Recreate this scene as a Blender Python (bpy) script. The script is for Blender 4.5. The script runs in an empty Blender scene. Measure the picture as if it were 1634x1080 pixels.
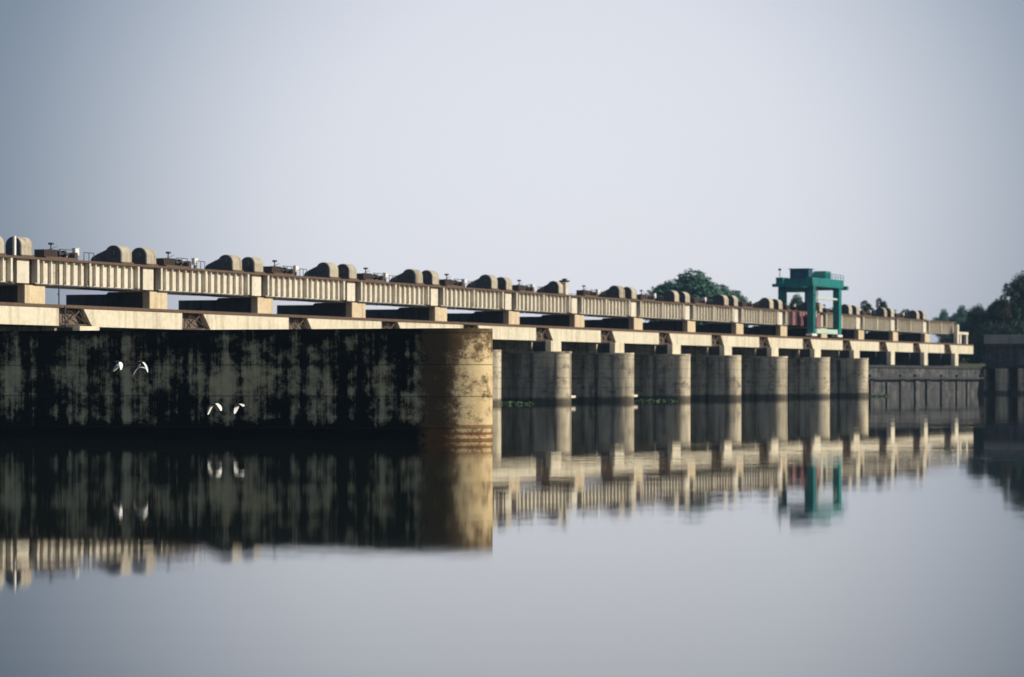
import bpy, bmesh, math, random
from mathutils import Vector, Matrix
R = math.radians
random.seed(7)
S = bpy.context.scene

# ------------------------------------------------------------------ camera
FPX = 4905.0                      # focal length in photo pixels (photo 1634 wide)
CAMH = 2.45
HOR = 603.0                       # horizon row in the photo
cam_d = bpy.data.cameras.new('camera')
cam = bpy.data.objects.new('camera', cam_d)
S.collection.objects.link(cam)
cam.location = (0, 0, CAMH)
cam.rotation_euler = (R(90), 0, 0)
cam_d.sensor_width = 36
cam_d.lens = 36 * FPX / 1634
cam_d.shift_y = (HOR - 540) / 1634
cam_d.clip_start = 0.5
cam_d.clip_end = 12000
cam_d.dof.use_dof = True
cam_d.dof.focus_distance = 150
cam_d.dof.aperture_fstop = 0.75
S.camera = cam

# ------------------------------------------------------------------ frame of the barrage
TH = math.atan2(1971, FPX)
U = Vector((math.sin(TH), math.cos(TH), 0))      # along the barrage, away from the camera
N = Vector((math.cos(TH), -math.sin(TH), 0))     # out of its sunlit face
PHI = math.atan2(U.y, U.x)
O0 = Vector((-35.66, 214.1, 0))
def W(s, n=0, z=0):
    p = O0 + U * s + N * n
    return Vector((p.x, p.y, z))
def S_at(px, n=0):                                # where a photo column meets the line n
    k = (px - 817) / FPX
    a = O0 + N * n
    return (k * a.y - a.x) / (U.x - k * U.y)

# ------------------------------------------------------------------ light
SUN_EL = 27.0
SUN_A = 16.0                                      # sun stands this far beyond the face normal
sd = N * math.cos(R(SUN_A)) + U * math.sin(R(SUN_A))
sun_az = math.atan2(sd.x, sd.y)                   # clockwise from +Y
w = bpy.data.worlds.new('World'); S.world = w; w.use_nodes = True
nt = w.node_tree; nt.nodes.clear()
out = nt.nodes.new('ShaderNodeOutputWorld')
bg = nt.nodes.new('ShaderNodeBackground'); bg.inputs[1].default_value = 0.10
sky = nt.nodes.new('ShaderNodeTexSky'); sky.sky_type = 'NISHITA'; sky.sun_disc = False
sky.sun_elevation = R(SUN_EL); sky.sun_rotation = sun_az
sky.air_density = 1.0; sky.dust_density = 2.0; sky.ozone_density = 2.0; sky.altitude = 50
# hazy grey sky, brightest above the far river; lens vignetting put into its colour
geo = nt.nodes.new('ShaderNodeTexCoord')
vm = nt.nodes.new('ShaderNodeVectorMath'); vm.operation = 'DISTANCE'
vdir = Vector((0.016, 1, 0.050)).normalized()
vm.inputs[1].default_value = vdir
nt.links.new(geo.outputs['Generated'], vm.inputs[0])
vr = nt.nodes.new('ShaderNodeValToRGB')
cr = vr.color_ramp; cr.interpolation = 'B_SPLINE'
cr.elements[0].position = 0.0; cr.elements[0].color = (0.85, 0.865, 0.94, 1)
cr.elements[1].position = 1.0; cr.elements[1].color = (0.22, 0.28, 0.38, 1)
for q, c in ((0.07, (0.83, 0.845, 0.92)), (0.115, (0.66, 0.70, 0.79)), (0.165, (0.29, 0.34, 0.43)), (0.20, (0.17, 0.22, 0.30)), (0.26, (0.16, 0.205, 0.28)), (0.45, (0.24, 0.30, 0.40))):
    e = cr.elements.new(q); e.color = (*c, 1)
nt.links.new(vm.outputs['Value'], vr.inputs[0])
sc = nt.nodes.new('ShaderNodeVectorMath'); sc.operation = 'SCALE'; sc.inputs['Scale'].default_value = 10.0
nt.links.new(vr.outputs[0], sc.inputs[0])
mx = nt.nodes.new('ShaderNodeMixRGB'); mx.inputs[0].default_value = 0.85
nt.links.new(sky.outputs[0], mx.inputs[1]); nt.links.new(sc.outputs[0], mx.inputs[2])
nt.links.new(mx.outputs[0], bg.inputs[0]); nt.links.new(bg.outputs[0], out.inputs[0])

sl = bpy.data.lights.new('sun', 'SUN'); sl.energy = 5.0; sl.angle = R(0.6); sl.color = (1.0, 0.90, 0.73)
so = bpy.data.objects.new('sun', sl); S.collection.objects.link(so)
sv = Vector((sd.x * math.cos(R(SUN_EL)), sd.y * math.cos(R(SUN_EL)), math.sin(R(SUN_EL))))
so.rotation_euler = sv.to_track_quat('Z', 'Y').to_euler()
so.location = (60, 100, 80)
S.view_settings.view_transform = 'Standard'
S.view_settings.look = 'None'
S.view_settings.exposure = 0.0
S.view_settings.gamma = 1.0

# ------------------------------------------------------------------ materials
class MT:
    """small node-graph helper"""
    def __init__(s, name, rough=0.85):
        s.m = bpy.data.materials.new(name); s.m.use_nodes = True
        s.t = s.m.node_tree; s.b = s.t.nodes['Principled BSDF']
        s.b.inputs['Roughness'].default_value = rough
        s.b.inputs['Specular IOR Level'].default_value = 0.25
        s.tc = s.t.nodes.new('ShaderNodeTexCoord')
    def node(s, ty, **k):
        n = s.t.nodes.new(ty)
        for a, v in k.items(): setattr(n, a, v)
        return n
    def link(s, a, b): s.t.links.new(a, b)
    def coord(s, scale, loc=(0, 0, 0), obj=True):
        mp = s.node('ShaderNodeMapping')
        mp.inputs['Scale'].default_value = scale; mp.inputs['Location'].default_value = loc
        s.link(s.tc.outputs['Object'], mp.inputs[0])
        if obj:                                      # every copy is weathered differently
            oi = s.node('ShaderNodeObjectInfo'); ml = s.node('ShaderNodeMath', operation='MULTIPLY')
            ml.inputs[1].default_value = 91.0; s.link(oi.outputs['Random'], ml.inputs[0])
            ad = s.node('ShaderNodeVectorMath', operation='ADD')
            s.link(mp.outputs[0], ad.inputs[0]); s.link(ml.outputs[0], ad.inputs[1])
            return ad.outputs[0]
        return mp.outputs[0]
    def noise(s, scale, n=1.0, detail=6, rough=0.6, loc=(0, 0, 0), obj=True):
        no = s.node('ShaderNodeTexNoise'); no.inputs['Scale'].default_value = n
        no.inputs['Detail'].default_value = detail; no.inputs['Roughness'].default_value = rough
        s.link(s.coord(scale, loc, obj), no.inputs['Vector']); return no.outputs['Fac']
    def ramp(s, fac, pts, mode='LINEAR'):
        r = s.node('ShaderNodeValToRGB'); c = r.color_ramp; c.interpolation = mode
        while len(c.elements) < len(pts): c.elements.new(0.5)
        for e, (p, col) in zip(c.elements, pts):
            e.position = p
            e.color = (col, col, col, 1) if not hasattr(col, '__len__') else (*col, 1)
        s.link(fac, r.inputs[0]); return r.outputs[0]
    def mix(s, fac, a, b, mode='MIX'):
        m = s.node('ShaderNodeMixRGB', blend_type=mode)
        for i, v in ((0, fac), (1, a), (2, b)):
            if isinstance(v, (int, float)): m.inputs[i].default_value = v if i == 0 else (v, v, v, 1)
            elif hasattr(v, '__len__'): m.inputs[i].default_value = (*v, 1)
            else: s.link(v, m.inputs[i])
        return m.outputs[0]
    def math(s, op, a, b=0.0):
        m = s.node('ShaderNodeMath', operation=op)
        for i, v in ((0, a), (1, b)):
            if isinstance(v, (int, float)): m.inputs[i].default_value = v
            else: s.link(v, m.inputs[i])
        return m.outputs[0]
    def xyz(s):
        x = s.node('ShaderNodeSeparateXYZ'); s.link(s.tc.outputs['Object'], x.inputs[0]); return x.outputs
    def col(s, c): s.link(c, s.b.inputs['Base Color'])
    def bump(s, h, strength=0.4, dist=0.05):
        b = s.node('ShaderNodeBump'); b.inputs['Strength'].default_value = strength
        b.inputs['Distance'].default_value = dist
        s.link(h, b.inputs['Height']); s.link(b.outputs[0], s.b.inputs['Normal'])

def concrete(name, base, dark, stain, amt=0.5):
    m = MT(name, 0.9)
    a = m.noise((0.35, 0.35, 0.35), 1.0, 8, 0.65)
    c = m.mix(m.ramp(a, [(0.35, 0.0), (0.7, 1.0)]), base, dark)
    st = m.noise((1.6, 1.6, 0.10), 1.0, 6, 0.6)
    c = m.mix(m.ramp(st, [(0.50, 0.0), (0.72, amt)]), c, stain)
    sp = m.noise((3, 3, 3), 1.0, 8, 0.7)
    c = m.mix(m.ramp(sp, [(0.3, 0.75), (0.65, 1.0)]), 0.0, c)
    m.col(c); m.bump(sp, 0.5, 0.03)
    return m.m

def plain(name, c, c2=None, rough=0.7, scale=1.5, metal=0.0):
    m = MT(name, rough)
    n = m.noise((scale, scale, scale), 1.0, 7, 0.65)
    m.col(m.mix(m.ramp(n, [(0.35, 0.0), (0.68, 1.0)]), c, c2 or tuple(x * 0.6 for x in c)))
    m.b.inputs['Metallic'].default_value = metal
    m.bump(n, 0.3, 0.02)
    return m.m

M = {}
M['beam'] = concrete('weathered cream concrete', (0.74, 0.68, 0.53), (0.62, 0.56, 0.43), (0.24, 0.18, 0.12), 0.55)
M['girder'] = concrete('pale painted girder', (0.76, 0.71, 0.60), (0.64, 0.59, 0.48), (0.30, 0.24, 0.18), 0.45)
M['column'] = concrete('ochre stained column concrete', (0.68, 0.57, 0.39), (0.58, 0.46, 0.30), (0.18, 0.13, 0.09), 0.5)
M['back'] = concrete('shade darkened inner concrete', (0.20, 0.16, 0.13), (0.14, 0.12, 0.10), (0.07, 0.06, 0.05), 0.6)  # darker than the outer concrete: recess shade put into the colour
M['rust'] = plain('rusty brown steel', (0.13, 0.082, 0.055), (0.085, 0.055, 0.04))
M['brown'] = plain('dirty brown machine iron', (0.085, 0.06, 0.05), (0.05, 0.04, 0.04))
M['steel'] = plain('dark grey machine steel', (0.075, 0.08, 0.09), (0.05, 0.045, 0.045))
M['hoist'] = concrete('weathered machine paint', (0.50, 0.46, 0.36), (0.40, 0.35, 0.27), (0.16, 0.10, 0.07), 0.8)
M['white'] = plain('white paint', (0.80, 0.79, 0.76), (0.66, 0.64, 0.6), 0.5)
M['blue'] = plain('dull blue paint', (0.02, 0.10, 0.17), (0.015, 0.06, 0.10), 0.5, 0.6)
M['palegreen'] = plain('pale green paint', (0.50, 0.62, 0.55), (0.38, 0.50, 0.44), 0.5)
M['red'] = plain('faded red paint', (0.27, 0.13, 0.135), (0.17, 0.09, 0.10), 0.6)
M['glass'] = plain('dusty dark glass', (0.03, 0.045, 0.05), (0.02, 0.03, 0.03), 0.15)
M['bark'] = plain('tree bark', (0.10, 0.075, 0.05), (0.06, 0.045, 0.035))
M['birdbody'] = plain('dark plumage', (0.02, 0.02, 0.02), (0.035, 0.03, 0.03), 0.8, 20)
M['birdwing'] = plain('white plumage', (0.85, 0.85, 0.84), (0.75, 0.75, 0.75), 0.8, 20)
M['bank'] = plain('dry grassy earth', (0.10, 0.10, 0.05), (0.06, 0.075, 0.03), 0.95, 0.08)
M['weed'] = plain('green floating weed', (0.05, 0.095, 0.035), (0.03, 0.06, 0.03), 0.6, 2)

def painted(name, base, dark, rust):
    m = MT(name, 0.5)
    a = m.noise((0.6, 0.6, 0.6), 1.0, 7, 0.65)
    c = m.mix(m.ramp(a, [(0.35, 0.0), (0.68, 1.0)]), base, dark)
    st = m.noise((1.4, 1.4, 0.35), 1.0, 8, 0.7)
    c = m.mix(m.ramp(st, [(0.56, 0.0), (0.66, 0.7)]), c, rust)
    m.col(c); m.bump(st, 0.3, 0.02)
    return m.m
M['green'] = painted('faded green crane paint', (0.008, 0.20, 0.185), (0.007, 0.13, 0.14), (0.07, 0.06, 0.045))
def leaf(name, a, b):
    m = MT(name, 0.7)
    n = m.noise((0.35, 0.35, 0.35), 1.0, 5, 0.6)
    m.col(m.mix(m.ramp(n, [(0.35, 0.0), (0.65, 1.0)]), a, b))
    return m.m
M['leaf'] = leaf('dark evergreen leaves', (0.016, 0.042, 0.028), (0.026, 0.060, 0.035))
M['leaf2'] = leaf('bright tree leaves', (0.035, 0.105, 0.08), (0.055, 0.13, 0.09))
M['leaf3'] = leaf('dry grey green leaves', (0.06, 0.085, 0.065), (0.085, 0.10, 0.07))

def pier_mat():
    m = MT('coursed stone of the piers', 0.9)
    x, y, z = m.xyz()
    a = m.noise((0.5, 0.5, 0.5), 1.0, 8, 0.65)
    c = m.mix(m.ramp(a, [(0.35, 0.0), (0.7, 1.0)]), (0.62, 0.54, 0.40), (0.50, 0.43, 0.31))
    st = m.noise((1.3, 1.3, 0.12), 1.0, 7, 0.65)
    c = m.mix(m.ramp(st, [(0.44, 0.0), (0.64, 0.85)]), c, (0.12, 0.105, 0.085))
    # lift joints every metre
    f = m.math('ABSOLUTE', m.math('SUBTRACT', m.math('FRACT', m.math('MULTIPLY', z, 1.02)), 0.5))
    j = m.ramp(f, [(0.0, 1.0), (0.03, 1.0), (0.06, 0.0), (1.0, 0.0)])
    c = m.mix(m.math('MULTIPLY', j, 0.4), c, (0.12, 0.10, 0.08))
    pt = m.noise((0.8, 0.8, 1.1), 1.0, 9, 0.75, (5, 3, 1))
    c = m.mix(m.ramp(pt, [(0.52, 0.0), (0.62, 0.7)]), c, (0.08, 0.075, 0.065))
    # wet, slimed foot
    zz = m.math('ADD', z, m.math('ADD', m.math('MULTIPLY', a, 0.5), m.math('MULTIPLY', st, -0.3)))
    wet = m.ramp(zz, [(0.0, 1.0), (0.45, 1.0), (0.72, 0.0), (1.0, 0.0)])
    c = m.mix(m.math('MULTIPLY', wet, 0.85), c, (0.045, 0.04, 0.03))
    m.col(c); m.bump(pt, 0.6, 0.06)
    return m.m
M['pier'] = pier_mat()
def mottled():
    m = MT('shaded mottled bank masonry', 0.9)
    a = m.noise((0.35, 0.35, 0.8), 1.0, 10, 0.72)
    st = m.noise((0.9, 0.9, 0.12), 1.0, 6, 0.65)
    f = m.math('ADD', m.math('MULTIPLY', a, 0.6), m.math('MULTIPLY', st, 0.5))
    c = m.mix(m.ramp(f, [(0.44, 0.0), (0.54, 0.35), (0.66, 1.0)]), (0.014, 0.017, 0.020), (0.115, 0.115, 0.12))  # dark base holds the wall's shade in its colour; pale mottling is its own
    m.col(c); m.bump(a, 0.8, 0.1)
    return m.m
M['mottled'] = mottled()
M['shadestone'] = concrete('stone darkened for shade', (0.058, 0.062, 0.068), (0.03, 0.034, 0.04), (0.012, 0.013, 0.015), 0.9)  # albedo lowered so faces look unlit: shade put into the colour

def wall_mat(lenx):
    """near divide wall. local x = along barrage, y = back from the tip (0 at tip), z up"""
    m = MT('black algae stained wall', 0.9)
    x, y, z = m.xyz()
    fine = m.noise((2.2, 2.2, 2.6), 1.0, 9, 0.72, (0, 0, 0), False)
    # --- bare tan stone of the nose
    a = m.noise((0.9, 0.9, 0.9), 1.0, 8, 0.7, (3, 1, 2), False)
    tan = m.mix(m.ramp(a, [(0.35, 0.0), (0.68, 1.0)]), (0.68, 0.54, 0.31), (0.52, 0.38, 0.20))
    br = m.noise((1.3, 1.3, 1.7), 1.0, 10, 0.78, (9, 4, 7.3), False)
    nose_shade = m.ramp(m.math('MULTIPLY', y, 0.25), [(0.0, 0.0), (0.20, 0.03), (0.32, 0.16), (0.6, 0.28)])  # brown thickens back from the tip: the nose's shaded side put into the colour
    zfac = m.ramp(m.math('MULTIPLY', z, 0.2), [(0.0, 0.0), (0.60, 0.0), (0.86, 0.16)])
    bb = m.math('ADD', m.math('ADD', br, nose_shade), zfac)
    tan = m.mix(m.ramp(bb, [(0.50, 0.0), (0.60, 0.8), (0.68, 0.93)]), tan, (0.055, 0.030, 0.014))
    # rust bands near the water on the nose
    zw = m.math('ADD', z, m.math('MULTIPLY', fine, 0.05))
    rb = m.ramp(m.math('MULTIPLY', zw, 1.0), [(0.0, 1.0), (0.09, 1.0), (0.12, 0.1), (0.22, 0.1), (0.25, 1.0), (0.32, 1.0), (0.36, 0.25), (0.50, 0.2), (0.54, 0.9), (0.60, 0.9), (0.66, 0.0)])
    tan = m.mix(m.math('MULTIPLY', rb, 0.85), tan, (0.16, 0.055, 0.014))
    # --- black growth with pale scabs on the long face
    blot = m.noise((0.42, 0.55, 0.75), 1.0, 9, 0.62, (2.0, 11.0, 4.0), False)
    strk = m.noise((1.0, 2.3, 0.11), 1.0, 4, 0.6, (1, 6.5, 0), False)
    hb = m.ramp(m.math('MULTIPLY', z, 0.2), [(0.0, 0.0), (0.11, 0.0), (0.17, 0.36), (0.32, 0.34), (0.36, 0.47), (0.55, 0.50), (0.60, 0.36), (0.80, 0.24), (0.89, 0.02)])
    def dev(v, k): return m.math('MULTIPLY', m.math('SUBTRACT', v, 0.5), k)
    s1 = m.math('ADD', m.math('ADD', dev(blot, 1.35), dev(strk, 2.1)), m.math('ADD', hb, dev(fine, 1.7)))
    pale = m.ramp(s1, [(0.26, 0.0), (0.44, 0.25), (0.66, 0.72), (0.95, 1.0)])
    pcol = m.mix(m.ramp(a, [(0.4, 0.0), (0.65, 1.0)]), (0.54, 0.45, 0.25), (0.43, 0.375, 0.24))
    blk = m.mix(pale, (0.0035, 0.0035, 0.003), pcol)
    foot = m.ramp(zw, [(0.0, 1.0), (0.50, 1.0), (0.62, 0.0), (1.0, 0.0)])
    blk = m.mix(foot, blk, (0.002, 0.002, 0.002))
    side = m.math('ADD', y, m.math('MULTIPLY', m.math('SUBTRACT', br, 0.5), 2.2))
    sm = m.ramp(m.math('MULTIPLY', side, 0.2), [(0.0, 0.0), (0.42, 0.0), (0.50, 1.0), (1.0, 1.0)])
    # level joints between the concrete lifts
    f = m.math('ABSOLUTE', m.math('SUBTRACT', m.math('FRACT', m.math('ADD', m.math('MULTIPLY', z, 0.80), 0.12)), 0.5))
    j = m.ramp(f, [(0.0, 1.0), (0.012, 1.0), (0.03, 0.0), (1.0, 0.0)])
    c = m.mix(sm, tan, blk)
    c = m.mix(m.math('MULTIPLY', j, 0.55), c, (0.02, 0.015, 0.01))
    m.col(c); m.bump(fine, 0.6, 0.05)
    return m.m
M['wall'] = wall_mat(60)

def water_mat():
    m = MT('still green river water', 0.02)
    m.b.inputs['Base Color'].default_value = (0.010, 0.014, 0.011, 1)
    m.b.inputs['IOR'].default_value = 1.333
    m.b.inputs['Specular IOR Level'].default_value = 0.5
    a = m.noise((0.5, 0.8, 1), 1.0, 3, 0.5, (0, 0, 0), False)
    b = m.noise((2.5, 3.5, 1), 1.0, 3, 0.5, (7, 2, 0), False)
    pat = m.ramp(m.noise((0.010, 0.05, 1), 1.0, 4, 0.6, (3, 8, 0), False), [(0.40, 0.2), (0.56, 0.8), (0.68, 2.0)])
    h = m.math('MULTIPLY', m.math('ADD', m.math('MULTIPLY', a, 0.6), m.math('MULTIPLY', b, 0.12)), pat)
    bp = m.node('ShaderNodeBump'); bp.inputs['Strength'].default_value = 1.0; bp.inputs['Distance'].default_value = 0.0065
    m.link(h, bp.inputs['Height']); m.link(bp.outputs[0], m.b.inputs['Normal'])
    return m.m
M['water'] = water_mat()

# ------------------------------------------------------------------ mesh helpers
class MB:
    def __init__(s): s.b = bmesh.new()
    def box(s, x0, x1, y0, y1, z0, z1, mi=0):
        v = [s.b.verts.new(p) for p in ((x0,y0,z0),(x1,y0,z0),(x1,y1,z0),(x0,y1,z0),(x0,y0,z1),(x1,y0,z1),(x1,y1,z1),(x0,y1,z1))]
        for f in ((0,3,2,1),(4,5,6,7),(0,1,5,4),(1,2,6,5),(2,3,7,6),(3,0,4,7)):
            s.b.faces.new([v[i] for i in f]).material_index = mi
        return s
    def prism(s, pts, axis, a0, a1, smooth=False):
        """closed outline extruded along an axis: axis 'x': pts=(y,z); 'y': (x,z); 'z': (x,y)"""
        def P(p, a): return {'x': (a, p[0], p[1]), 'y': (p[0], a, p[1]), 'z': (p[0], p[1], a)}[axis]
        A = [s.b.verts.new(P(p, a0)) for p in pts]; B = [s.b.verts.new(P(p, a1)) for p in pts]
        n = len(pts)
        s.b.faces.new(A); s.b.faces.new(B[::-1])
        for i in range(n):
            f = s.b.faces.new([A[(i + 1) % n], A[i], B[i], B[(i + 1) % n]]); f.smooth = smooth
        return s
    def bar(s, p, q, r0, r1=None, n=8):
        p = Vector(p); q = Vector(q); d = (q - p)
        r1 = r0 if r1 is None else r1
        a = d.orthogonal().normalized(); c = d.normalized().cross(a)
        A = []; B = []
        for i in range(n):
            t = 2 * math.pi * (i + 0.5) / n; o = a * math.cos(t) + c * math.sin(t)
            A.append(s.b.verts.new(p + o * r0)); B.append(s.b.verts.new(q + o * r1))
        s.b.faces.new(A[::-1]); s.b.faces.new(B)
        for i in range(n):
            f = s.b.faces.new([A[i], A[(i + 1) % n], B[(i + 1) % n], B[i]]); f.smooth = n > 4
        return s
    def build(s, name, mat, parent=None, bevel=0.0):
        bmesh.ops.recalc_face_normals(s.b, faces=s.b.faces)
        for e in s.b.edges:
            if len(e.link_faces) == 2 and e.calc_face_angle(0) > R(40): e.smooth = False
        me = bpy.data.meshes.new(name); s.b.to_mesh(me); s.b.free()
        for m in (mat if isinstance(mat, (list, tuple)) else [mat]): me.materials.append(m)
        o = bpy.data.objects.new(name, me); S.collection.objects.link(o)
        if parent: o.parent = parent
        if bevel:
            b = o.modifiers.new('edge', 'BEVEL'); b.width = bevel; b.segments = 2; b.limit_method = 'ANGLE'
        return o

def tag(o, label=None, cat=None, group=None, kind=None):
    if label: o['label'] = label
    if cat: o['category'] = cat
    if group: o['group'] = group
    if kind: o['kind'] = kind
    return o
def thing(name, loc=(0, 0, 0), rz=0.0, label=None, cat=None, group=None):
    o = bpy.data.objects.new(name, None); S.collection.objects.link(o)
    o.empty_display_size = 0.5
    o.location = loc; o.rotation_euler = (0, 0, rz)
    return tag(o, label, cat, group)
def copy_tree(o, parent=None):
    c = o.copy(); S.collection.objects.link(c)
    if parent: c.parent = parent
    for ch in [k for k in S.objects if k.parent == o]: copy_tree(ch, c)
    return c
ORD = ['first','second','third','fourth','fifth','sixth','seventh','eighth','ninth','tenth','eleventh','twelfth','thirteenth','fourteenth','fifteenth','sixteenth','seventeenth','eighteenth','nineteenth']

# ------------------------------------------------------------------ the setting
b = MB(); b.box(-3000, 3000, -300, 3500, -0.05, 0.0)
water = b.build('water', M['water']); tag(water, kind='structure')

BAY = 18.3
S_END = 279.0
def bank_mesh():
    b = bmesh.new()
    # profile inland from the water's edge, swept along the bank line
    prof = [(0, -0.6), (1.5, 0.9), (5, 3.2), (9, 4.6), (40, 5.2), (300, 6.0), (2200, 7.0)]
    ns = [-2000, -900, -400, -200, -120, -80, -60, -45, -30, -20, -12, 12, 20, 30, 45, 60, 90, 150, 300, 600, 900]
    rows = []
    for n in ns:
        rows.append([b.verts.new(W(S_END + 2.2 + d + (random.uniform(-.5, .5) if 0 < d < 50 else 0), n, z + (random.uniform(-.2, .2) if 0 < d < 300 else 0))) for d, z in prof])
    for i in range(len(ns) - 1):
        for j in range(len(prof) - 1):
            b.faces.new([rows[i][j], rows[i + 1][j], rows[i + 1][j + 1], rows[i][j + 1]])
    me = bpy.data.meshes.new('ground'); b.to_mesh(me); b.free(); me.materials.append(M['bank'])
    o = bpy.data.objects.new('ground', me); S.collection.objects.link(o); tag(o, kind='structure')
bank_mesh()

# ------------------------------------------------------------------ piers with their upper columns
# local frame of everything on the barrage: x = along it (away), y = BACK from its sunlit face, z = up
def stadium(cx, half, y_tip, y_end, nose, seg=14, notch=()):
    """outline with a rounded nose at y_tip (front) and grooves in the near (-x) side"""
    pts = []
    for i in range(seg + 1):
        t = math.pi * i / seg                       # from +x side round the tip to -x side
        pts.append((cx + half * math.cos(t), y_tip + nose - nose * math.sin(t)))
    for y0, y1, d in notch:
        pts += [(cx - half, y0), (cx - half + d, y0), (cx - half + d, y1), (cx - half, y1)]
    pts += [(cx - half, y_end), (cx + half, y_end)]
    for y0, y1, d in reversed(notch):
        pts += [(cx + half, y1), (cx + half - d, y1), (cx + half - d, y0), (cx + half, y0)]
    return pts
def make_pier():
    r = thing('barrage_pier')
    b = MB(); b.prism(stadium(0, 1.4, -5.95, 9, 1.5, 20, ((-2.55, -2.15, .35), (-1.1, 0.7, .6), (3.2, 3.9, .4))), 'z', -1.0, 4.85, False)
    body = b.build('pier_body', M['pier'], r)
    for p in body.data.polygons:
        if abs(p.normal.z) < .5 and p.center.y < -4.4: p.use_smooth = True
    b = MB(); b.prism(stadium(0, 1.43, -5.99, 9.03, 1.53, 20), 'z', 4.852, 5.05)
    b.build('coping', M['pier'], r, .03)
    b = MB(); b.box(-1.38, 1.38, -2.4, 8.6, 5.05, 6.08); b.build('bearing_wall', M['pier'], r)
    b = MB(); b.box(-1.38, 1.40, -4.45, -3.85, 5.052, 6.10); b.build('pedestal', M['beam'], r, 0.03)
    b = MB(); b.box(-1.0, 1.0, -3.848, -2.402, 5.052, 6.0); b.build('corbel', M['shadestone'], r)
    b = MB(); b.prism([(-0.02, 7.62), (-0.02, 9.04), (0.6, 9.04), (0.6, 7.62)], 'x', -1.40, 1.40)
    b.build('upper_column', M['column'], r, 0.03)
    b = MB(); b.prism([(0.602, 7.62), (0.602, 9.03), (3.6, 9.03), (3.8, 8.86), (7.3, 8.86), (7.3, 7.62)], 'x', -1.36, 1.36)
    b.build('rear_wall', M['shadestone'], r)  # unlit side of the column, its shade put into the dark material
    b = MB(); b.box(-2.6, -0.95, -0.10, 0.20, 9.14, 10.845); b.build('head_panel', M['girder'], r, 0.02)
    b = MB(); b.box(-3.9, 0.1, 1.2, 4.6, 9.16, 10.845); b.build('cross_head', M['back'], r)  # dark tone carries the shade of the gaps beside the panel
    return r
def make_end_pier():
    r = thing('barrage_pier')
    b = MB(); b.box(-1.38, 1.38, -2.4, 8.6, 3.6, 6.08); b.build('bearing_wall', M['shadestone'], r)
    b = MB(); b.box(-.95, 1.05, -4.45, -3.85, 4.25, 6.10); b.build('pedestal', M['beam'], r, 0.03)
    b = MB(); b.box(-.8, .8, -3.848, -2.402, 4.3, 6.0); b.build('corbel', M['shadestone'], r)
    for q in [c for c in pier0.children]:
        if q.name.split('.')[0] in ('upper_column', 'rear_wall', 'head_panel', 'cross_head'):
            c = q.copy(); S.collection.objects.link(c); c.parent = r
    return r
PIER_S = 4.70
pier0 = make_pier()
K0, K1 = -2, 14
piers = {}
first = True
for k in range(K0, K1 + 1):
    if k == 12: pier0 = make_end_pier()
    r = pier0 if first or k == 12 else copy_tree(pier0); first = False
    r.location = W(PIER_S + BAY * k); r.rotation_euler = (0, 0, PHI)
    piers[k] = r
    if k < 0: lab = 'stone pier standing %s left of the picture edge' % ('just' if k == -1 else 'farther')
    elif k <= 3: lab = 'barrage pier behind the black wall, %s upper column from the left' % ORD[k]
    elif k == 4: lab = 'barrage pier peeping out just right of the black wall nose'
    elif k <= 11: lab = 'round nosed stone pier, %s clear of the black wall counting rightward' % ORD[k - 5]
    else: lab = 'far barrage pier merging with the dark bank wall, %s upper column from left' % ORD[k]
    tag(r, lab, 'pier', 'piers under the barrage')

# small ledges that stick out of two piers just above the water
for k, mat in ((5, 'girder'), (6, 'girder')):
    b = MB(); b.box(1.35, 2.9, -5.4, -4.6, 0.48, 0.72); b.build('ledge', M[mat], piers[k])

# ------------------------------------------------------------------ upper plate girders, one per bay
def make_span():
    r = thing('girder_span')
    L = 14.95
    b = MB()
    b.box(0, L, 0, 0.12, 9.16, 10.85)                   # front web
    n = 14; p = L / n
    for i in range(n + 1):
        d = 0.25 if i not in (0, 7, n) else 0.36
        wd = 0.12 if i not in (0, 7, n) else 0.26
        x = i * p; x0 = min(max(x - wd / 2, 0.0), L - wd)
        b.box(x0, x0 + wd, -d, -0.002, 9.20, 10.85)
    b.build('front_web', M['girder'], r)
    b = MB(); b.box(0, L, 4.75, 4.88, 9.16, 10.85); b.build('rear_web', M['girder'], r)
    b = MB(); b.box(-1.5, L + 1.84, -0.38, 0.40, 10.852, 11.02); b.build('top_flange', M['rust'], r)
    b = MB(); b.box(0, L, -0.16, 0.34, 9.06, 9.158); b.build('bottom_flange', M['steel'], r)
    b = MB(); b.box(-1.5, L + 1.84, 0.402, 5.2, 10.86, 11.0); b.build('deck_plate', M['back'], r)
    # low hand rail on the back edge
    b = MB()
    for i in range(9): b.bar((i * L / 8.0, 5.0, 11.0), (i * L / 8.0, 5.0, 11.55), 0.025, n=5)
    b.bar((0, 5.0, 11.55), (L, 5.0, 11.55), 0.025, n=5)
    b.build('hand_rail', M['steel'], r)
    return r
span0 = make_span(); first = True
for k in range(K0, 14 + 1):
    # span k starts beside pier k and runs away to pier k+1
    r = span0 if first else copy_tree(span0); first = False
    r.location = W(PIER_S + BAY * k - 0.25); r.rotation_euler = (0, 0, PHI)
    if k < -1: lab = 'pale ribbed girder span outside the left picture edge'
    elif k == -1: lab = 'pale ribbed girder span cut by the left picture edge'
    elif k == 14: lab = 'last pale girder span at the far right end of the upper bridge'
    else: lab = 'pale ribbed girder span carrying hoists, %s whole one from the left edge' % ORD[k]
    tag(r, lab, 'bridge girder', 'ribbed girders of the upper bridge')

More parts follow.
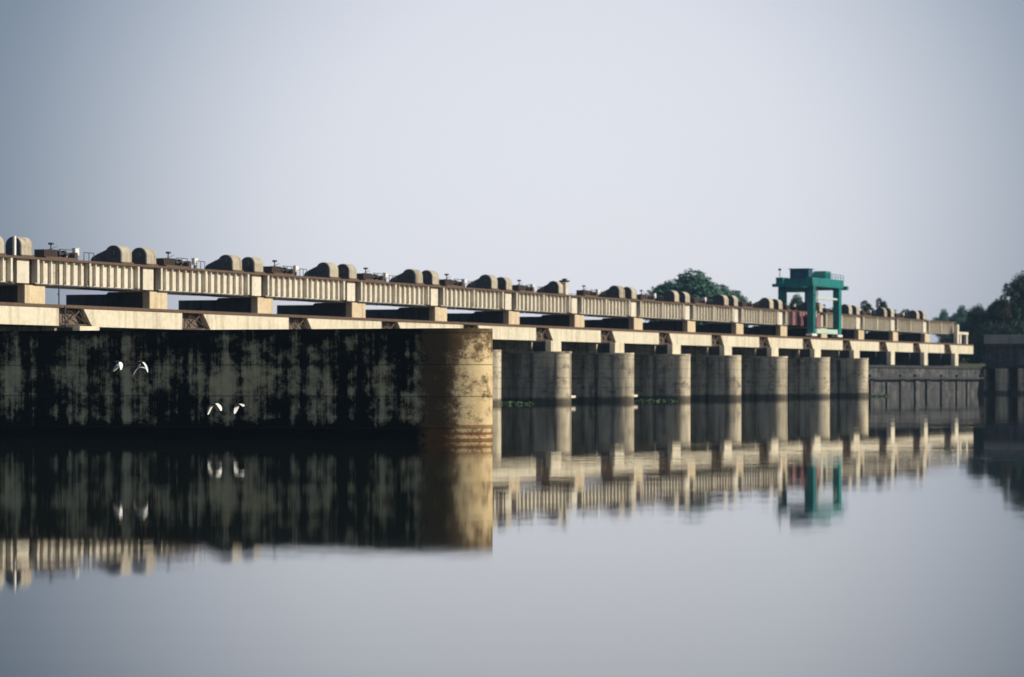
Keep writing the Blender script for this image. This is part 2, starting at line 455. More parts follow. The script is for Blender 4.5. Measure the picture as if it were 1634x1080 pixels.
# ------------------------------------------------------------------ lower deck spans
def make_deck():
    r = thing('deck_span')
    a0, a1 = 1.55, 16.45 + 0.0          # face starts beyond pier k, ends at pier k+1
    zb, zt = 6.10, 7.38
    b = MB()
    b.prism([(a0, zt), (a1, zt), (a1, zb), (a0 + 1.32, zb), (a0 + 1.15, zb + .12)], 'y', -3.05, -2.55)
    b.build('face_beam', M['beam'], r, 0.025)
    b = MB(); b.box(a1 - BAY, a1, -2.35, 6.0, 6.12, 7.36); b.build('deck_slab', M['back'], r)
    b = MB(); b.box(a1 - BAY + .01, a1 - .01, -3.12, 6.1, 7.384, 7.60); b.build('edge_kerb', M['rust'], r)
    # rusty lattice bracket in the recess over the pier
    b = MB()
    x0 = a1 - BAY + .45; x1 = a0 + .1
    y = -2.75
    b.bar((x0, y, zb + .1), (x0, y, zt - .03), 0.07, n=4)
    b.bar((x0 + 1.3, y, zb + .1), (x0 + 1.3, y, zt - .03), 0.06, n=4)
    b.bar((x1, y, zt - .06), (x1 + 1.2, y, zb + .12), 0.08, n=4)
    b.bar((x0 + 1.3, y, zb + .15), (x1, y, zt - .06), 0.06, n=4)
    b.bar((x0, y, zt - .1), (x0 + 1.3, y, zb + .2), 0.05, n=4)
    b.bar((x0 + 1.3, y, zt - .1), (x1 + 1.0, y, zb + .2), 0.05, n=4)
    b.bar((x0, y, zb + .1), (x1 + 1.2, y, zb + .12), 0.07, n=4)
    b.build('lattice_bracket', M['rust'], r)
    return r
deck0 = make_deck(); first = True
for k in range(K0, 14 + 1):
    r = deck0 if first else copy_tree(deck0); first = False
    r.location = W(PIER_S + BAY * k); r.rotation_euler = (0, 0, PHI)
    if k < -1: lab = 'cream concrete deck span outside the left picture edge'
    elif k == -1: lab = 'cream lower deck span cut by the left picture edge'
    elif k <= 3: lab = 'cream lower deck span above the black wall, %s whole one from left' % ORD[k]
    elif k == 14: lab = 'last cream deck span at the right end below the small portal'
    else: lab = 'cream lower deck span, %s one right of the black wall nose' % ORD[k - 4]
    tag(r, lab, 'bridge deck', 'cream spans of the lower deck')

# ------------------------------------------------------------------ hoist machinery on the upper bridge
def arc(r, z0, a0, a1, n): return [(r * math.cos(R(a0 + (a1 - a0) * i / n)), z0 + r * math.sin(R(a0 + (a1 - a0) * i / n))) for i in range(n + 1)]
Z_T = 11.02
def smooth_top(o):
    for p in o.data.polygons:
        if abs(p.normal.x) < .3 and p.normal.z > -.1: p.use_smooth = False
def make_big():
    r = thing('hoist_gearbox')
    prof = [(-.66, 0)] + [(-p[0], p[1]) for p in arc(.66, .63, 0, 150, 14)] + [(1.35, .62), (1.75, .42), (1.9, .2), (1.9, 0)]
    b = MB(); b.prism(prof, 'x', 0.16, 1.75); b.build('housing', M['hoist'], r, 0.02)
    b = MB(); b.prism([(y * .97, z * .985 + .0) for y, z in prof], 'x', 0.0, 0.155); b.build('shaded_end_plate', M['steel'], r)  # dark colour stands for the shade on the housing's end
    b = MB(); b.bar((-.14, 0, .64), (-0.002, 0, .64), .2, n=14)
    b.build('shaft_hub', M['steel'], r)
    b = MB(); b.bar((-.10, 1.05, .40), (-.002, 1.05, .40), .12, n=12); b.build('shaft_hub', M['steel'], r)
    b = MB(); b.box(-.05, 1.85, -.78, 2.0, -.14, -.002); b.build('base_frame', M['rust'], r)
    return r
def make_drum():
    r = thing('hoist_drum')
    prof = [(-.64, 0)] + [(-p[0], p[1]) for p in arc(.64, .62, -12, 192, 20)] + [(.64, 0)]
    b = MB(); b.prism(prof, 'x', 0.16, 1.7); b.build('drum_cover', M['hoist'], r, 0.02)
    b = MB(); b.prism([(y * .97, z * .985) for y, z in prof], 'x', 0.0, 0.155); b.build('shaded_end_plate', M['steel'], r)  # drum end darkened by colour, as its shaded face
    b = MB(); b.bar((-.14, 0, .60), (-.002, 0, .60), .24, n=14); b.build('shaft_hub', M['steel'], r)
    b = MB(); b.box(-.05, 1.8, -.75, .75, -.14, -.002); b.build('base_frame', M['rust'], r)
    return r
def make_motor():
    r = thing('hoist_motor')
    b = MB()
    for i in range(9): b.box(i * .2, i * .2 + .11, -.42, .42, 0.0, .52)
    b.box(0.03, 1.68, -.36, .36, .03, .48); b.build('finned_casing', M['brown'], r)
    b = MB(); b.bar((1.72, 0, .3), (3.9, 0, .3), .10, n=10); b.bar((2.3, 0, .3), (2.6, 0, .3), .24, n=12); b.bar((3.2, 0, .3), (3.4, 0, .3), .26, n=12)
    b.build('drive_shaft', M['steel'], r)
    b = MB()
    for x in (1.9, 2.8, 3.7):
        b.bar((x, -.5, 0), (x, -.5, .62), .03, n=5); b.bar((x, .5, 0), (x, .5, .62), .03, n=5)
    for y in (-.5, .5): b.bar((1.9, y, .60), (3.7, y, .60), .03, n=5); b.bar((1.9, y, .33), (3.7, y, .33), .022, n=5)
    b.bar((2.2, .5, .6), (2.6, .1, .86), .02, n=5)
    b.build('guard_rail', M['steel'], r); b = MB()
    for x in (5.3, 6.0, 6.7): b.bar((x, -.5, -.14), (x, -.5, .5), .03, n=5)
    b.bar((5.3, -.5, .48), (6.7, -.5, .48), .03, n=5)
    b.build('guard_rail', M['steel'], r)
    b = MB(); b.bar((2.0, .3, .62), (2.15, .35, 1.0), .05, n=6); b.box(2.0, 2.3, .2, .5, .95, 1.1); b.build('oil_cup', M['steel'], r)
    b = MB(); b.box(4.35, 4.8, -.3, .3, -.13, .45); b.build('brake_box', M['brown'], r, .02)
    b = MB(); b.box(-.05, 3.95, -.6, .6, -.14, -.002); b.build('base_frame', M['rust'], r)
    return r
def make_cab():
    r = thing('control_cabinet')
    b = MB(); b.box(0, .55, -.14, .14, .22, .72); b.build('cabinet_body', M['white'], r, 0.02)
    b = MB(); b.box(-.03, .58, -.17, .17, .722, .76); b.build('rain_hood', M['white'], r)
    b = MB(); b.box(.18, .36, -.06, .06, -.14, .218); b.build('stand', M['steel'], r)
    b = MB(); b.box(.06, .49, -.156, -.142, .28, .66); b.build('door', M['white'], r)
    return r
NH = -0.85
specs = [('big', make_big, S_at(180, NH) , 'geared hoist housing with a sloping back', 'hoist', 'geared hoist housings along the upper bridge'),
         ('drum', make_drum, S_at(221, NH), 'round topped hoist drum cover', 'hoist', 'round topped drum covers along the upper bridge'),
         ('motor', make_motor, S_at(256, -0.6), 'low finned hoist motor with shaft and guard rail', 'motor', 'hoist motors along the upper bridge'),
         ('cab', make_cab, S_at(305, -0.6), 'small white control cabinet', 'cabinet', 'white control cabinets along the upper bridge')]
for key, mk, s0, txt, cat, grp in specs:
    proto = mk(); first = True; cnt = 0
    items = []
    for k in range(-2, 14):
        s = s0 + BAY * (k)
        if key in ('motor', 'cab') and s > 262: continue
        if key == 'drum' and k == 4 - 0 and False: continue
        items.append(s)
    if key in ('motor', 'cab'): items = [s for s in items]
    items.sort()
    vis = 0
    for s in items:
        n = NH if key in ('big', 'drum') else -0.6
        if key in ('motor', 'cab'): s += random.uniform(-.35, .35)
        p = W(s, n, Z_T + 0.14)
        px = 817 + FPX * p.x / p.y
        if key == 'drum' and 860 < px < 905: continue      # a pillar stands in this place
        if s > S_at(1508, 0): continue
        r = proto if first else copy_tree(proto); first = False
        r.location = p; r.rotation_euler = (0, 0, PHI + R(random.uniform(-1.5, 1.5))); r.scale = (1, random.uniform(.96, 1.04), random.uniform(.95, 1.05))
        if px < -6: lab = txt + ' %s left of the picture edge' % ('just' if px > -200 else 'farther')
        else:
            lab = txt + ', %s from the left' % ORD[vis]; vis += 1
        tag(r, lab, cat, grp)

# cream pillar with a dark cap standing where one drum cover would be
s = S_at(902, -0.2)
r = thing('capped_pillar', W(s, -0.2, 11.02), PHI, 'cream pillar with a dark cap rising between hoists on the upper bridge', 'pillar')
b = MB(); b.box(-.55, .15, -.28, .28, 0, 1.35); b.build('shaft', M['girder'], r, .03)
b = MB(); b.box(-.65, .25, -.42, .42, 1.352, 1.5); b.box(-.4, 0, -.2, .2, 1.5, 1.68); b.build('cap', M['steel'], r, .02)
# tall white post in front of the first drum
r = thing('white_post', W(S_at(23, -0.2), -0.2, 11.02), PHI, 'white post in front of the leftmost hoist drum on the upper bridge', 'post')
b = MB(); b.box(-.1, .12, -.08, .08, 0.06, 1.42); b.build('shaft', M['white'], r, .015)
b = MB(); b.box(-.2, .22, -.2, .2, 0, .058); b.build('base_plate', M['steel'], r)
# thin drain pipes
for px, n, z0, z1, lab in ((94, 0.36, 7.62, 11.0, 'thin dark pipe running from upper girder to lower deck at the left'),
                           (104, 3.20, 6.0, 7.5, 'short thin pipe on the lower deck face beside the leftmost lattice bracket'),
                           (142, 0.36, 9.0, 11.0, 'short thin pipe on the ribs of the first whole girder')):
    r = thing('drain_pipe', W(S_at(px, n), n, 0), PHI, lab, 'pipe', 'thin pipes at the left')
    b = MB(); b.bar((0, 0, z0), (0, 0, z1), .045, n=8); b.build('pipe', M['steel'], r)
    b = MB()
    for q in (.25, .75):
        z = z0 + (z1 - z0) * q; b.box(-.09, .09, .045, .09 + (0.03 if n > 1 else 0.0), z - .04, z + .04)
    b.build('bracket', M['rust'], r)

# ------------------------------------------------------------------ gantry crane
def crane():
    sA = S_at(1295, 2.3)
    r = thing('gantry_crane', W(sA, 2.3, 0), PHI, 'green gantry crane straddling the far part of the barrage', 'crane')
    # local: x along barrage, y back, origin at front-left leg
    p2 = S_at(1336, 2.3) - sA
    L = p2; Dp = 3.85
    G = M['green']
    zt = 14.15
    for x, y, zb in ((0, 0, 8.1), (L, 0, 8.1), (0, Dp, 11.3), (L, Dp, 11.3)):
        b = MB(); b.box(x - .6, x + .6, y - .42, y + .42, zb, zt - .002); b.build('leg', G, r, .03)
    b = MB(); b.box(-1.3, L + 1.4, -.5, .45, zt, zt + 1.12); b.build('main_beam', G, r, .04)
    b = MB(); b.box(-1.3, L + 1.4, Dp - .45, Dp + .5, zt, zt + 1.12); b.build('main_beam', G, r, .04)
    b = MB(); b.box(-1.0, 1.0, .452, Dp - .452, zt + .1, zt + .9); b.build('cross_beam', G, r, .03)
    b = MB(); b.box(L - 1.0, L + 1.0, .452, Dp - .452, zt + .1, zt + .9); b.build('cross_beam', G, r, .03)
    # overhanging walkway brackets at both ends
    b = MB(); b.box(-1.9, -1.31, -.8, Dp + .8, zt - .1, zt + .3); b.build('end_walkway', G, r, .02)
    b = MB(); b.box(L + 1.41, L + 2.3, -.9, Dp + .9, zt - .15, zt + .35); b.build('end_walkway', G, r, .02)
    # trolley machinery
    b = MB(); b.box(.4, 2.2, .5, 3.0, zt + .8, zt + 2.2); b.build('machine_house', M['blue'], r, .04)
    b = MB(); b.box(.2, 2.4, .35, 3.15, zt + 2.202, zt + 2.3); b.build('roof', M['green'], r)
    b = MB(); b.box(L * .45, L * .45 + 2.6, -.3, 1.3, zt + 1.02, zt + 2.1); b.build('winch', G, r, .04)
    b = MB(); b.bar((L * .62, 1.5, zt + 1.5), (L * .62, 3.4, zt + 1.5), .45, n=16); b.build('rope_drum', G, r)
    b = MB()
    for i in range(12):
        x = -1.3 + i * (L + 2.7) / 11
        b.bar((x, -.45, zt + 1.0), (x, -.45, zt + 1.75), .035, n=5)
    b.bar((-1.3, -.45, zt + 1.75), (L + 1.4, -.45, zt + 1.75), .035, n=5); b.bar((-1.3, -.45, zt + 1.4), (L + 1.4, -.45, zt + 1.4), .03, n=5)
    b.build('hand_rail', G, r)
    b = MB(); b.bar((-1.2, Dp, zt + 1.0), (-1.2, Dp, zt + 2.0), .05, n=6); b.box(-1.35, -1.05, Dp - .15, Dp + .15, zt + 2.0, zt + 2.25); b.build('lamp_mast', M['steel'], r)
    b = MB(); b.box(.62, L - .62, -.25, .25, 8.15, 8.75); b.build('sill_beam', M['palegreen'], r, .03)
    b = MB(); b.box(L - .45, L + .45, -.372, -.362, 10.6, 13.0).box(.62, L - .62, -.2, .2, 12.6, 12.85); b.build('tie_bar', M['palegreen'], r)
    for x in (0, L):
        b = MB(); b.box(x - 1.1, x + 1.1, -.42, .42, 7.80, 8.096); b.build('bogie', M['white'], r, .03)
        for q in (-.65, .65):
            b = MB(); b.bar((x + q, -.2, 7.84), (x + q, .2, 7.84), .24, n=16); b.build('wheel', M['steel'], r)
    b = MB(); b.bar((.25, -.62, 8.2), (.25, -.62, zt), .03, n=5); b.bar((-.25, -.62, 8.2), (-.25, -.62, zt), .03, n=5)
    for i in range(18): b.bar((-.25, -.62, 8.4 + i * .32), (.25, -.62, 8.4 + i * .32), .02, n=5)
    for z in (9, 11, 13): b.box(-.28, .28, -.62, -.422, z, z + .05)
    b.build('ladder', M['rust'], r)
    b = MB(); b.box(.75, 1.5, -.3, .3, 10.2, 11.1); b.build('switch_box', M['palegreen'], r, .02)
    b = MB(); b.box(-.9, .9, .6, Dp - .6, zt - .75, zt - .15); b.build('trolley_frame', G, r, .03)
    # load frame hanging from ropes
    b = MB(); 
    b = MB(); b.box(2.2, L - 4.6, .9, 1.3, 8.9, 10.4); b.box(2.0, L - 4.4, .8, 1.4, 10.4, 10.6); b.build('lifting_frame', M['red'], r, .03)
    b = MB()
    for x in (3.0, L - 5.4): b.bar((x, 1.1, 10.6), (x, 1.1, zt), .04, n=5)
    b.build('hoist_rope', M['steel'], r)
    return r
crane()
# faded red panel hung on the girder face
s = S_at(1264, 0.6); s2 = S_at(1290, 0.6)
r = thing('hung_steel_panel', W(s, 0.62, 9.12), PHI, 'faded red steel panel hung on the girder beside the tall crane leg', 'panel')
b = MB(); b.box(0, s2 - s, 0, .24, .05, 1.75); b.build('plate', M['red'], r)
b = MB()
for i in range(6): b.box(i * (s2 - s) / 5 - .06, i * (s2 - s) / 5 + .06, -.08, -.002, 0, 1.8)
b.build('rib', M['red'], r)

# ------------------------------------------------------------------ far end: portal, bank wall, head regulator
s = S_at(1526, 1.0)
r = thing('end_portal', W(s, 1.0, 7.60), PHI, 'small cream portal frame with a taller post at the right end of the deck', 'portal')
b = MB(); b.box(-.5, .5, -.3, .3, 0, 3.0); b.build('post', M['girder'], r, .03)
L = S_at(1541, 1.0) - s
b = MB(); b.box(1.4, 2.3, -.25, .25, 0, 1.5); b.build('post', M['girder'], r, .03)
b = MB(); b.box(L - .5, L + .3, -.25, .25, 0, 1.5); b.build('post', M['girder'], r, .03)
b = MB(); b.box(.52, L + .6, -.3, .3, 1.502, 1.9); b.build('lintel', M['girder'], r, .03)

def stone_wall(name, sa, sb, n, th, ztop, label, cat, pil):
    r = thing(name, W(sa, n, 0), PHI, label, cat)
    L = sb - sa
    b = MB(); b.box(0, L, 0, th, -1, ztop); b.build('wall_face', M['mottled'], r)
    b = MB(); b.box(-.1, L + .1, -.2, th, ztop + .002, ztop + .35); b.build('coping', M['shadestone'], r)
    b = MB()
    for i in range(pil):
        x = (i + .5 + random.uniform(-.2, .2)) * L / pil; q = random.uniform(.5, 1.1); b.box(x - q, x + q, -.3, -.002, -1, ztop - random.choice((.9, 1.4, .9, 2.0)))
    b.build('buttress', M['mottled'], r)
    b = MB(); b.box(0, L, -.8, -.56, 2.3, 2.55); b.build('ledge', M['shadestone'], r)
    return r
sa = PIER_S + BAY * 11 + 4.0
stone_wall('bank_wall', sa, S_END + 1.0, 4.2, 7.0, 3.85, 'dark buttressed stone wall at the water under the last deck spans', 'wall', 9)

def regulator():
    # runs out along n from the barrage end, its long face turned to the camera
    r = thing('head_regulator', W(S_END + 1.2, 4.3, 0), PHI + R(-90), 'dark head regulator with openings and a grey parapet at the right bank', 'regulator')
    # local x = out along n, local y = along barrage (away)
    L = 60
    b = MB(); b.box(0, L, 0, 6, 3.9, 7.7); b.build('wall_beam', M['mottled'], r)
    b = MB(); b.box(-.2, L, -.25, .15, 7.702, 9.1)
    for i in range(30): b.box(i * 2.0, i * 2.0 + .25, -.35, -.252, 7.702, 9.15)
    b.build('parapet', M['parapet'], r)
    b = MB(); b.box(0, L, -.5, -.002, 7.2, 7.5); b.box(0, L, -.3, -.002, 4.0, 4.4); b.build('string_course', M['shadestone'], r)
    for i in range(17):
        x = i * 3.5 - .9
        b = MB(); b.prism([(x - .95, 4), (x + .95, 4), (x + .95, -.7), (x + .5, -1.3), (x - .5, -1.3), (x - .95, -.7)], 'z', -1, 3.898)
        b.build('pier', M['pier'], r)
    b = MB(); b.box(-1, L, 4.2, 4.6, -1, 3.89); b.build('gate_wall', M['steel'], r)
    return r
M['parapet'] = concrete('grey weathered parapet', (0.30, 0.31, 0.30), (0.2, 0.21, 0.21), (0.1, 0.1, 0.1), 0.7)
regulator()

# ------------------------------------------------------------------ the near black divide wall
TIPX, TIPZ = -0.84, 121.2
tip = Vector((TIPX, TIPZ, 0)) - O0
ts, tn = tip.dot(U), tip.dot(N)
def divide_wall():
    half = 1.5; nose = 2.3
    r = thing('divide_wall', W(ts, tn, 0), PHI, 'long black algae stained divide wall with a tan rounded nose in the foreground', 'wall')
    pts = stadium(0, half, 0, 66, nose, 40)
    b = MB(); b.prism(pts, 'z', -1.5, 4.40)
    o = b.build('wall_body', M['wall'], r)
    for p in o.data.polygons:
        if abs(p.normal.z) < .5 and p.center.y < nose - .02: p.use_smooth = True
    return r
dw = divide_wall()

# ------------------------------------------------------------------ birds skimming along the wall
def bird(px, py, span, yaw, roll, label, droopL=55, droopR=55):
    # 2 m in front of the wall face
    sface = ts - 1.5 - 2.0
    k = (px - 817) / FPX
    a = O0 + U * sface
    n = (k * a.y - a.x) / (N.x - k * N.y)
    p = W(sface, n); z = CAMH + (HOR - py) * p.y / FPX
    bm = bmesh.new()
    seg = 8; L = span * .95
    st = [(-.50, .004, 0), (-.36, .030, 0), (-.22, .045, 0), (-.08, .075, 0), (.08, .085, 0), (.20, .070, .004), (.30, .042, .014), (.37, .046, .022), (.43, .034, .024), (.47, .010, .020), (.53, .002, .015)]
    rings = []
    for y, rr, dz in st:
        flat = 0.35 if y < -.3 else 0.9
        wide = 1.7 if y < -.3 else 1.0
        rings.append([bm.verts.new((rr * L * wide * math.cos(2 * math.pi * i / seg + math.pi / 8), y * L, dz * L + rr * L * flat * math.sin(2 * math.pi * i / seg + math.pi / 8))) for i in range(seg)])
    for a_, b_ in zip(rings, rings[1:]):
        for i in range(seg): bm.faces.new([a_[i], a_[(i + 1) % seg], b_[(i + 1) % seg], b_[i]])
    bm.faces.new(rings[0][::-1]); bm.faces.new(rings[-1])
    bmesh.ops.recalc_face_normals(bm, faces=bm.faces)
    bm.faces.ensure_lookup_table()
    for side in (1, -1):
        dro = droopR if side > 0 else droopL
        fs = [f for f in bm.faces if f.normal.x * side > .85 and -.12 * L < f.calc_center_median().y < .22 * L]
        for stp in range(5):
            ex = bmesh.ops.extrude_face_region(bm, geom=fs)
            vs = [v for v in ex['geom'] if isinstance(v, bmesh.types.BMVert)]
            nf = [f for f in ex['geom'] if isinstance(f, bmesh.types.BMFace)]
            bmesh.ops.delete(bm, geom=fs, context='FACES_ONLY')
            ang = R((8, dro * .8, dro, dro * 1.15, dro * 1.25)[stp])
            ln = span * (.10, .16, .17, .15, .12)[stp]
            c = sum((v.co for v in vs), Vector()) / len(vs)
            ky = (1.25, 1.12, .92, .72, .35)[stp]; kz = (.4, .6, .8, .8, .5)[stp]
            for v in vs:
                d = v.co - c
                v.co = c + Vector((d.x * .3, d.y * ky, d.z * kz)) + Vector((side * ln * math.cos(ang), -.06 * span * (stp > 1), -ln * math.sin(ang)))
            if stp > 0:
                for f in {f for v in vs for f in v.link_faces}: f.material_index = 1
            fs = nf
    for f in bm.faces: f.smooth = True
    me = bpy.data.meshes.new('bird'); bm.to_mesh(me); bm.free()
    me.materials.append(M['birdbody']); me.materials.append(M['birdwing'])
    o = bpy.data.objects.new('flying_bird', me); S.collection.objects.link(o)
    sub = o.modifiers.new('smooth', 'SUBSURF'); sub.levels = 1; sub.render_levels = 2
    o.location = (p.x, p.y, z); o.rotation_euler = (0, R(roll), R(yaw))
    tag(o, label, 'bird', 'white winged birds flying along the black wall')
bird(188, 577, .58, -32, 6, 'leftmost of four flying birds, white wings held down, before the black wall', 60, 62)
bird(223, 577, .80, -10, 4, 'white winged bird flying high before the wall, right one of the upper pair', 58, 55)
bird(341, 644, .72, -30, -8, 'white winged bird low over the water, left one of the lower pair', 66, 50)
bird(380, 645, .60, -48, -14, 'rightmost of four flying birds, small white wings, low before the wall', 66, 30)

# ------------------------------------------------------------------ floating weed at the pier feet
def weed(px0, px1, py, label):
    bm = bmesh.new()
    Zc = CAMH * FPX / (py - HOR)
    for i in range(500):
        px = random.uniform(px0, px1) + random.gauss(0, 3)
        y = Zc + random.gauss(0, 3.6) * (0.5 + 0.5 * math.sin(px * .35) ** 2)
        x = (px - 817) / FPX * y
        h = random.uniform(.03, .22) * (0.5 + 0.7 * math.sin(px * .21) ** 2)
        a = random.uniform(0, 6.3); d = Vector((math.cos(a), math.sin(a), 0)) * random.uniform(.06, .14)
        lean = Vector((random.uniform(-.15, .15), random.uniform(-.15, .15), h))
        p = Vector((x, y, 0.0))
        v = [bm.verts.new(p - d * .5), bm.verts.new(p + d * .5), bm.verts.new(p + d + lean), bm.verts.new(p - d + lean * 1.1)]
        bm.faces.new(v)
    me = bpy.data.meshes.new('weed'); bm.to_mesh(me); bm.free(); me.materials.append(M['weed'])
    o = bpy.data.objects.new('water_weed', me); S.collection.objects.link(o)
    tag(o, label, 'water weed', None, 'stuff')
weed(803, 850, 644.5, 'green weed floating at the water right of the black wall nose')
weed(1018, 1078, 640.0, 'green weed floating between the second and third round nosed piers')
weed(1388, 1412, 632.5, 'small patch of green weed at the foot of the dark bank wall')

# ------------------------------------------------------------------ trees
def crown_mesh(name, lobes, mat, n, size, seed):
    rnd = random.Random(seed); bm = bmesh.new()
    wts = [l[3] ** 2 for l in lobes]; tot = sum(wts)
    for (cx, cy, cz, rr, fz), wt in zip(lobes, wts):
        for i in range(int(n * wt / tot)):
            d = Vector((rnd.gauss(0, 1), rnd.gauss(0, 1), rnd.gauss(0, 1))).normalized()
            q = rr * (rnd.uniform(.35, 1.0) ** .5) * rnd.uniform(.82, 1.12)
            c = Vector((cx + d.x * q, cy + d.y * q, cz + d.z * q * fz))
            nrm = (d + Vector((rnd.gauss(0, .6), rnd.gauss(0, .6), rnd.gauss(0, .6)))).normalized()
            a = nrm.orthogonal().normalized(); b_ = nrm.cross(a)
            th = rnd.uniform(0, 6.3); a, b_ = a * math.cos(th) + b_ * math.sin(th), b_ * math.cos(th) - a * math.sin(th)
            s1 = size * rnd.uniform(.5, 1.3); s2 = s1 * rnd.uniform(.4, .8)
            vs = [bm.verts.new(c + a * s1), bm.verts.new(c + b_ * s2), bm.verts.new(c - a * s1), bm.verts.new(c - b_ * s2)]
            bm.faces.new(vs)
    me = bpy.data.meshes.new(name); bm.to_mesh(me); bm.free(); me.materials.append(mat); return me
def make_tree(h, wid, mat, seed, n=5000, size=.42, low=.25, loose=0.0):
    """tree data: trunk with limbs and a crown of lobes, height h"""
    rnd = random.Random(seed)
    lobes = []; tips = []
    cz = h * (low + (1 - low) * .5); hh = h * (1 - low) * .5
    nl = 16
    for i in range(nl):
        d = Vector((rnd.gauss(0, 1), rnd.gauss(0, 1), rnd.gauss(0, 1))).normalized()
        q = rnd.uniform(.45, .8)
        rr = wid * rnd.uniform(.15, .25) * (1 - loose * .4)
        c = (d.x * wid * .5 * q, d.y * wid * .5 * q, cz + d.z * (hh - rr * .6) * rnd.uniform(.75, 1.0))
        lobes.append((*c, rr, rnd.uniform(.6, .9))); tips.append(Vector(c))
    lobes.append((0, 0, h - wid * .14, wid * .17, .8)); tips.append(Vector((0, 0, h - wid * .14)))
    if loose < .5: lobes.append((0, 0, cz, wid * .27, 1.0))
    cm = crown_mesh('crown', lobes, mat, n, size, seed)
    b = MB(); tr = h * .022
    z1 = h * (low + .15)
    b.bar((0, 0, -1.0), (0.15, 0, z1 * .55), tr * 1.3, tr, 9); b.bar((0.15, 0, z1 * .55), (0, 0.1, z1), tr, tr * .8, 9)
    b.bar((0, .1, z1), (0, 0, h * .86), tr * .8, tr * .15, 7)
    for t in tips: 
        zz = min(max(t.z * .6, z1 * .7), h * .75)
        b.bar((0, .05, zz), t, tr * .35, tr * .08, 5)
    return cm, b
tree_protos = {}
def tree(name, kind, px, d, top_py, label, group, wid_px=None, base=5.0, sx=1.0):
    """px column, distance d, top row in the photo"""
    x = (px - 817) / FPX * d
    h = CAMH + (HOR - top_py) * d / FPX - base
    if kind not in tree_protos:
        P = {'round': (20, 16, 'leaf2', 11, 15000, .36, .2, 0), 'dark': (20, 17, 'leaf', 23, 10000, .38, .12, 0), 'loose': (20, 13, 'leaf', 37, 4200, .36, .28, .6), 'dry': (20, 12, 'leaf3', 51, 3200, .40, .2, .6), 'bush': (20, 26, 'leaf', 67, 6500, .5, .02, 0)}[kind]
        cm, tb = make_tree(P[0], P[1], M[P[2]], P[3], P[4], P[5], P[6], P[7])
        r = thing(name); cr_ = bpy.data.objects.new('crown', cm); S.collection.objects.link(cr_); cr_.parent = r
        tb.build('trunk', M['bark'], r)
        tree_protos[kind] = (r, P); fresh = True
    else: fresh = False
    r0, P = tree_protos[kind]
    r = r0 if fresh else copy_tree(r0)
    r.name = name
    f = h / P[0]
    wf = f if wid_px is None else (wid_px * d / FPX) / P[1]
    r.scale = (wf, wf, f); r.rotation_euler = (0, 0, random.uniform(0, 6.28)); r.location = (x, d, base)
    tag(r, label, 'tree', group); return r
gA = 'trees rising behind the barrage'; gB = 'dark trees on the right bank'
tree('broadleaf_tree', 'round', 1104, 520, 429, 'tallest rounded green tree rising behind the upper bridge left of the crane', gA, 150)
tree('broadleaf_tree', 'round', 1145, 528, 452, 'lower green tree adjoining the right side of the tallest one behind the bridge', gA, 125)
tree('broadleaf_tree', 'round', 1172, 535, 462, 'small green tree tapering the clump behind the bridge on its right', gA, 90)
tree('broadleaf_tree', 'dry', 1222, 540, 476, 'dull low tree top just left of the green crane', gA, 34)
tree('broadleaf_tree', 'round', 1272, 545, 468, 'green tree seen through the left opening of the green crane', gA, 52)
tree('thin_tree', 'loose', 1380, 520, 478, 'ragged dark tree top above the hoists right of the crane', gA, 44)
tree('thin_tree', 'loose', 1403, 523, 474, 'second ragged tree top above the hoists right of the crane', gA, 38)
tree('thin_tree', 'loose', 1446, 530, 492, 'low ragged tree top over the far end of the upper bridge', gA, 50)
tree('distant_tree', 'round', 1506, 900, 492, 'pale hazy distant tree left of the right bank trees', gA, 40)
tree('distant_tree', 'round', 1535, 860, 486, 'pale hazy distant tree touching the dark right bank trees', gA, 46)
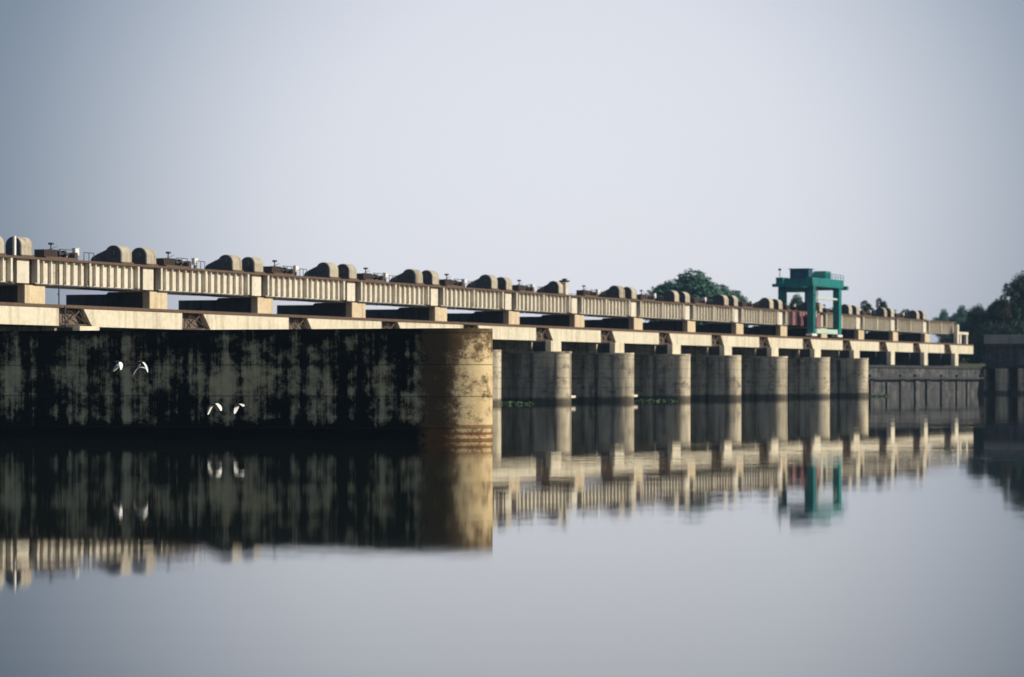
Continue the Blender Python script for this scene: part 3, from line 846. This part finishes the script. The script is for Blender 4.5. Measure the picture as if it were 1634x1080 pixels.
tree('bank_bush', 'bush', 1540, 500, 508, 'low dark bush at the right end of the barrage', gB, 44, 4.6)
tree('bank_tree', 'dark', 1562, 505, 484, 'dark rounded tree at the left end of the right bank trees', gB, 58, 4.6)
tree('bank_tree', 'dark', 1592, 502, 476, 'dark dense tree in the middle of the right bank trees', gB, 64, 4.6)
tree('bank_tree', 'loose', 1607, 498, 450, 'open branched dark tree leaning out above the right bank', gB, 48, 4.6)
tree('bank_tree', 'dark', 1632, 500, 431, 'tallest dark tree cut by the right picture edge', gB, 58, 4.6)
tree('bank_bush', 'bush', 1585, 492, 512, 'dark bush above the grey parapet on the right bank', gB, 70, 4.6)
tree('bank_bush', 'bush', 1606, 512, 474, 'broad dark tree mass filling the gap between the right bank trees', gB, 80, 4.6)
tree('bank_bush', 'bush', 1632, 492, 508, 'dark bush above the parapet at the right picture edge', gB, 70, 4.6)
tree('bank_tree', 'dark', 1690, 505, 440, 'tall dark bank tree just outside the right picture edge', gB, 70, 4.6)
tree('bank_tree', 'dark', 1760, 505, 452, 'lower dark bank tree well outside the right picture edge', gB, 70, 4.6)

tree('bank_bush', 'bush', 1512, 497, 545, 'low dark bush under the last deck span', gB, 70, 3.6)
tree('bank_bush', 'bush', 1556, 494, 536, 'low dark bush just right of the end of the last deck span', gB, 50, 3.6)
tree('bank_bush', 'bush', 1550, 512, 528, 'long dark thicket on the bank behind the end of the lower deck', gB, 130, 3.8)
# ------------------------------------------------------------------ haze
b = MB(); b.box(-3100, 3100, -310, 3600, -1.05, 27)
hz = b.build('haze', None); hz.data.materials.clear()
hm = bpy.data.materials.new('haze air'); hm.use_nodes = True; t = hm.node_tree; t.nodes.clear()
o_ = t.nodes.new('ShaderNodeOutputMaterial'); v_ = t.nodes.new('ShaderNodeVolumePrincipled')
v_.inputs['Color'].default_value = (0.42, 0.68, 1.0, 1); v_.inputs['Density'].default_value = 0.00009
v_.inputs['Anisotropy'].default_value = 0.0
t.links.new(v_.outputs[0], o_.inputs['Volume']); hz.data.materials.append(hm)
tag(hz, kind='stuff')
